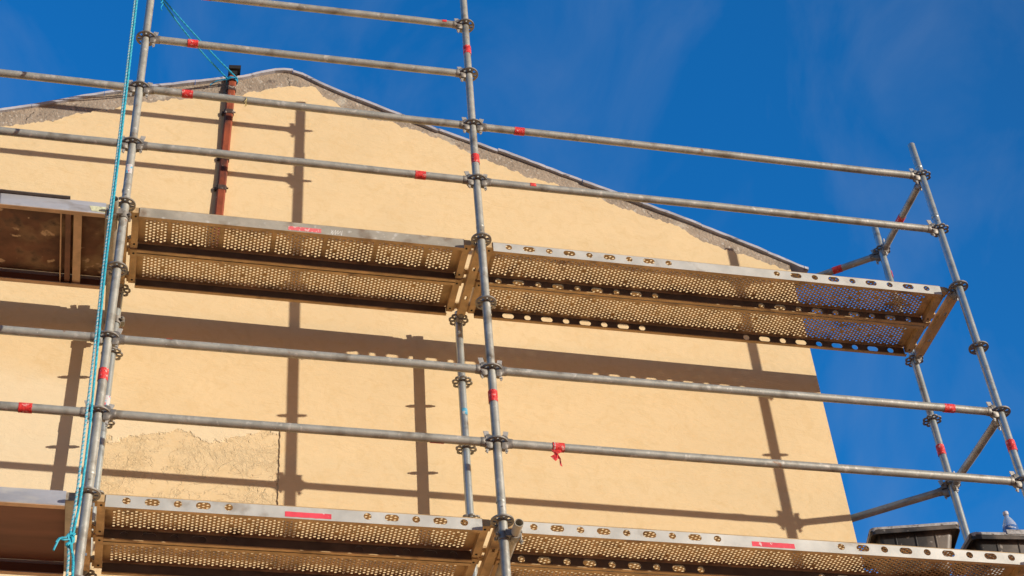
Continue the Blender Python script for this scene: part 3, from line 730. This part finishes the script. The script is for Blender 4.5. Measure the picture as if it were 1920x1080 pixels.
RP = [(-2.14, -.66, 6.6), (-2.125, -.600, 5.094), (-2.117, -.570, 4.370), (-2.112, -.540, 3.916), (-2.110, -.510, 3.503), (-2.107, -.490, 3.062), (-2.101, -.460, 2.658),
      (-2.098, -.445, 2.332), (-2.096, -.430, 2.085), (-2.093, -.420, 1.695), (-2.099, -.410, 1.441), (-2.090, -.400, 1.281), (-2.07, -.38, .5)]
def two_tone(m, pts, r, mis):
    for k, mi in enumerate(mis):
        a = MB(); twisted(a, pts, r, 42, 3, only=k); o = len(m.v); m.v += a.v; m.f += [[i+o for i in f] for f in a.f]; m.m += [mi]*len(a.f)
m = MB(); two_tone(m, smooth([(x-.006, y, z) for x, y, z in RP]), .0066, (0, 0, 1))
o = link('hoist_rope', m.mesh('hoist_rope_pale', [ROPEW, ROPEC], True))
tag(o, 'pale blue twisted rope hanging in front of the left upright, left strand of the pair', 'rope', 'rope strands hanging by the left upright')
sp = [.006, .006, .006, .005, .005, .005, .008, .012, .016, .013, .006, .018, .02]
m = MB(); two_tone(m, smooth([(x+q, y-.004, z) for (x, y, z), q in zip(RP, sp)]), .0066, (1, 1, 1))
o = link('hoist_rope', m.mesh('hoist_rope_cyan', [ROPEW, ROPEC], True))
tag(o, 'cyan twisted rope hanging in front of the left upright, right strand with knot', 'rope', 'rope strands hanging by the left upright')
m = MB(); kx, ky, kz = -2.100, -.418, 1.455; pts = []
for i in range(46):
    a = i*.62; pts.append((kx+(.010+.007*math.sin(i*.9))*math.cos(a), ky-.004+.013*math.sin(a*1.3), kz+.030*math.sin(i*.29)+.010*math.sin(i*1.7)))
pts += [(kx-.02, ky-.015, kz+.005), (kx-.045, ky-.02, kz-.005), (kx-.058, ky-.015, kz-.035), (kx-.066, ky-.02, kz-.07)]
m.path(smooth(pts, 3), .0048, 6)
link('knot', m.mesh('knot', ROPEC), o)
m = MB(); m.path(smooth([(kx, ky-.01, kz), (kx-.03, ky-.02, kz-.012), (kx-.048, ky-.015, kz-.002), (kx-.06, ky-.02, kz-.028)]), .0042, 6); link('rope_tail', m.mesh('rope_tail', ROPEC), o)
# cyan guy line from the left upright to the pipe cap
A0 = Vector((-2.07, -.004, 5.93)); pcx = pc(6.21)
t = link('guy_line', None); t.location = (-2.07, 0, 5.93)
tag(t, 'bright cyan line tied from the left upright to the top of the rusty pipe', 'rope')
TG = Matrix.Translation((2.07, 0, -5.93))
m = MB()
for k, (e, sag) in enumerate(((Vector((.034, -.03, 0)), .02), (Vector((-.034, -.02, -.0)), .045))):
    a = A0+Vector((.03, -.02+.01*k, -.005*k)); b = pcx+e
    pts = [a+(b-a)*(i/14)+Vector((0, 0, -sag*math.sin(math.pi*i/14))) for i in range(15)]
    twisted(m, [TG @ p for p in pts], .0062, 26)
link('line', m.mesh('line', ROPEB), t)
m = MB()
for k in range(3):
    m.path([TG @ (pcx+Vector((.039*math.cos(a), .034*math.sin(a), .008*k-.008+.004*math.sin(3*a+k)))) for a in [i*2*math.pi/20 for i in range(21)]], .0042, 6)
m.path([TG @ (pcx+Vector(p)) for p in ((-.035, -.02, -.005), (-.07, -.02, -.02), (-.10, -.02, -.03), (-.15, -.005, -.07))], .0042, 6)
link('pipe_loop', m.mesh('pipe_loop', ROPEB), t)
m = MB()
for k in range(3):
    m.path([TG @ (A0+Vector((.029*math.cos(a), .029*math.sin(a), .010*k-.012+.006*math.sin(a)))) for a in [i*2*math.pi/20 for i in range(21)]], .0045, 6)
m.path(smooth([TG @ (A0+Vector(p)) for p in ((.03, -.02, 0), (.05, -.03, -.05), (.075, -.03, -.10), (.065, -.03, -.125), (.08, -.03, -.13), (.07, -.03, -.17), (.078, -.03, -.20))]), .0032, 6)
m.path(smooth([TG @ (A0+Vector(p)) for p in ((.03, -.02, -.01), (.06, -.03, -.015), (.085, -.03, -.05), (.05, -.03, -.06), (.04, -.03, -.02))]), .0036, 6)
link('upright_loop', m.mesh('upright_loop', ROPEB), t)

# ---------------------------------------------------------------- mortar tubs and bottle on the lower deck
def tub(x0, x1, y0, y1, zb, zt, label, rotz=0, notch=None):
    cx, cy = (x0+x1)/2, (y0+y1)/2; t = thing('mortar_tub', (cx, cy, zb), label, 'tub', 'mortar tubs on the lower deck', (0, 0, rotz))
    W, D, H = (x1-x0)/2, (y1-y0)/2, zt-zb; m = MB()
    def rr(w, d, z, c=.03, k=3):
        o = []
        for sx, sy, a0 in ((1, 1, 0), (-1, 1, 90), (-1, -1, 180), (1, -1, 270)):
            for i in range(k+1):
                a = R(a0+90*i/k); o.append((sx*(w-c)+c*math.cos(a), sy*(d-c)+c*math.sin(a), z))
        return o
    lip = .032
    m.loft([rr(W-lip-.055, D-lip-.055, 0), rr(W-lip, D-lip, H-.022), rr(W-.004, D-.004, H-.020), rr(W, D, H-.045), rr(W+.003, D+.003, H-.045), rr(W+.003, D+.003, H-.004), rr(W-lip-.004, D-lip-.004, H-.004), rr(W-lip-.058, D-lip-.058, .006)], True)
    # vertical stiffening ribs on the sloping sides
    for fx in (-.45, 0, .45):
        for s in (-1, 1):
            a = Vector((fx*W, s*(D-lip-.055), .003)); b = Vector((fx*W, s*(D-lip), H-.024)); m.cyl(a, b, .005, 6)
    link('tub_body', m.mesh('tub_body', TUB, True, 40), t)
    m = MB(); rnd = random.Random(int(x0*100)); L1 = rr(W+.004, D+.004, H-.003, k=8); L2 = rr(W-lip, D-lip, H-.003, k=8)
    rings = []
    for dz, wl in ((-.022, -.04), (0, -.04), (.008, .3), (.010, .75), (0, 1)):
        rings.append([(a[0]*(1-wl)+b[0]*wl, a[1]*(1-wl)+b[1]*wl, a[2]+dz*(.6+.8*rnd.random())) for a, b in zip(L1, L2)])
    m.loft(rings, False); link('mortar_crust', m.mesh('mortar_crust', TUBRIM, True, 50), t)
    return t
ZD = 2+ZT
tub(2.229, 2.729, .20, .56, ZD, 2.30, 'black mortar tub with brown stained side on the lower deck, left of the bottle', R(-13.5))
tb = tub(2.81, 3.39, .215, .59, ZD, 2.30, 'second black mortar tub at the right edge of the picture below the bottle', R(-5))
m = MB(); m.box(-.225, .225, -.12, .12, .008, .049); link('mortar_fill', m.mesh('mortar_fill', TUBRIM, False), tb)
m = MB(); m.box(-.075, .035, -.1985, -.1915, .232, .262); link('grip', m.mesh('grip', TUBRIM, False), tb)
t = thing('plastic_bottle', (3.135, .36, ZD+.050), 'clear plastic bottle with blue label standing in the right black tub', 'bottle')
def lathe(prof, n=24, mi=0):
    m = MB(); m.loft([[(r*math.cos(2*math.pi*i/n), r*math.sin(2*math.pi*i/n), z) for i in range(n)] for r, z in prof], True); return m
pet = bpy.data.materials.new('clear_plastic'); pet.use_nodes = True; b_ = pet.node_tree.nodes['Principled BSDF']
b_.inputs['Base Color'].default_value = (.72, .75, .80, 1); b_.inputs['Roughness'].default_value = .22; b_.inputs['Transmission Weight'].default_value = .55; b_.inputs['IOR'].default_value = 1.3
link('bottle_body', lathe([(.030, .01), (.043, .016), (.045, .05), (.044, .24), (.045, .30), (.044, .325), (.038, .355), (.026, .385), (.015, .402), (.013, .420), (.013, .425)]).mesh('bottle_body', pet), t)
link('bottle_cap', lathe([(.0155, .420), (.0165, .422), (.0165, .438), (.015, .441)]).mesh('bottle_cap', mat('pale_cap', (.62, .60, .62), .5)), t)
link('bottle_label', lathe([(.0460, .20), (.0462, .21), (.0462, .315), (.0450, .327)]).mesh('bottle_label', mat('blue_label', (.05, .16, .42), .4, 0, .3, 30, 0, 10, [((.7, .7, .72), 25, .6, .62)])), t)
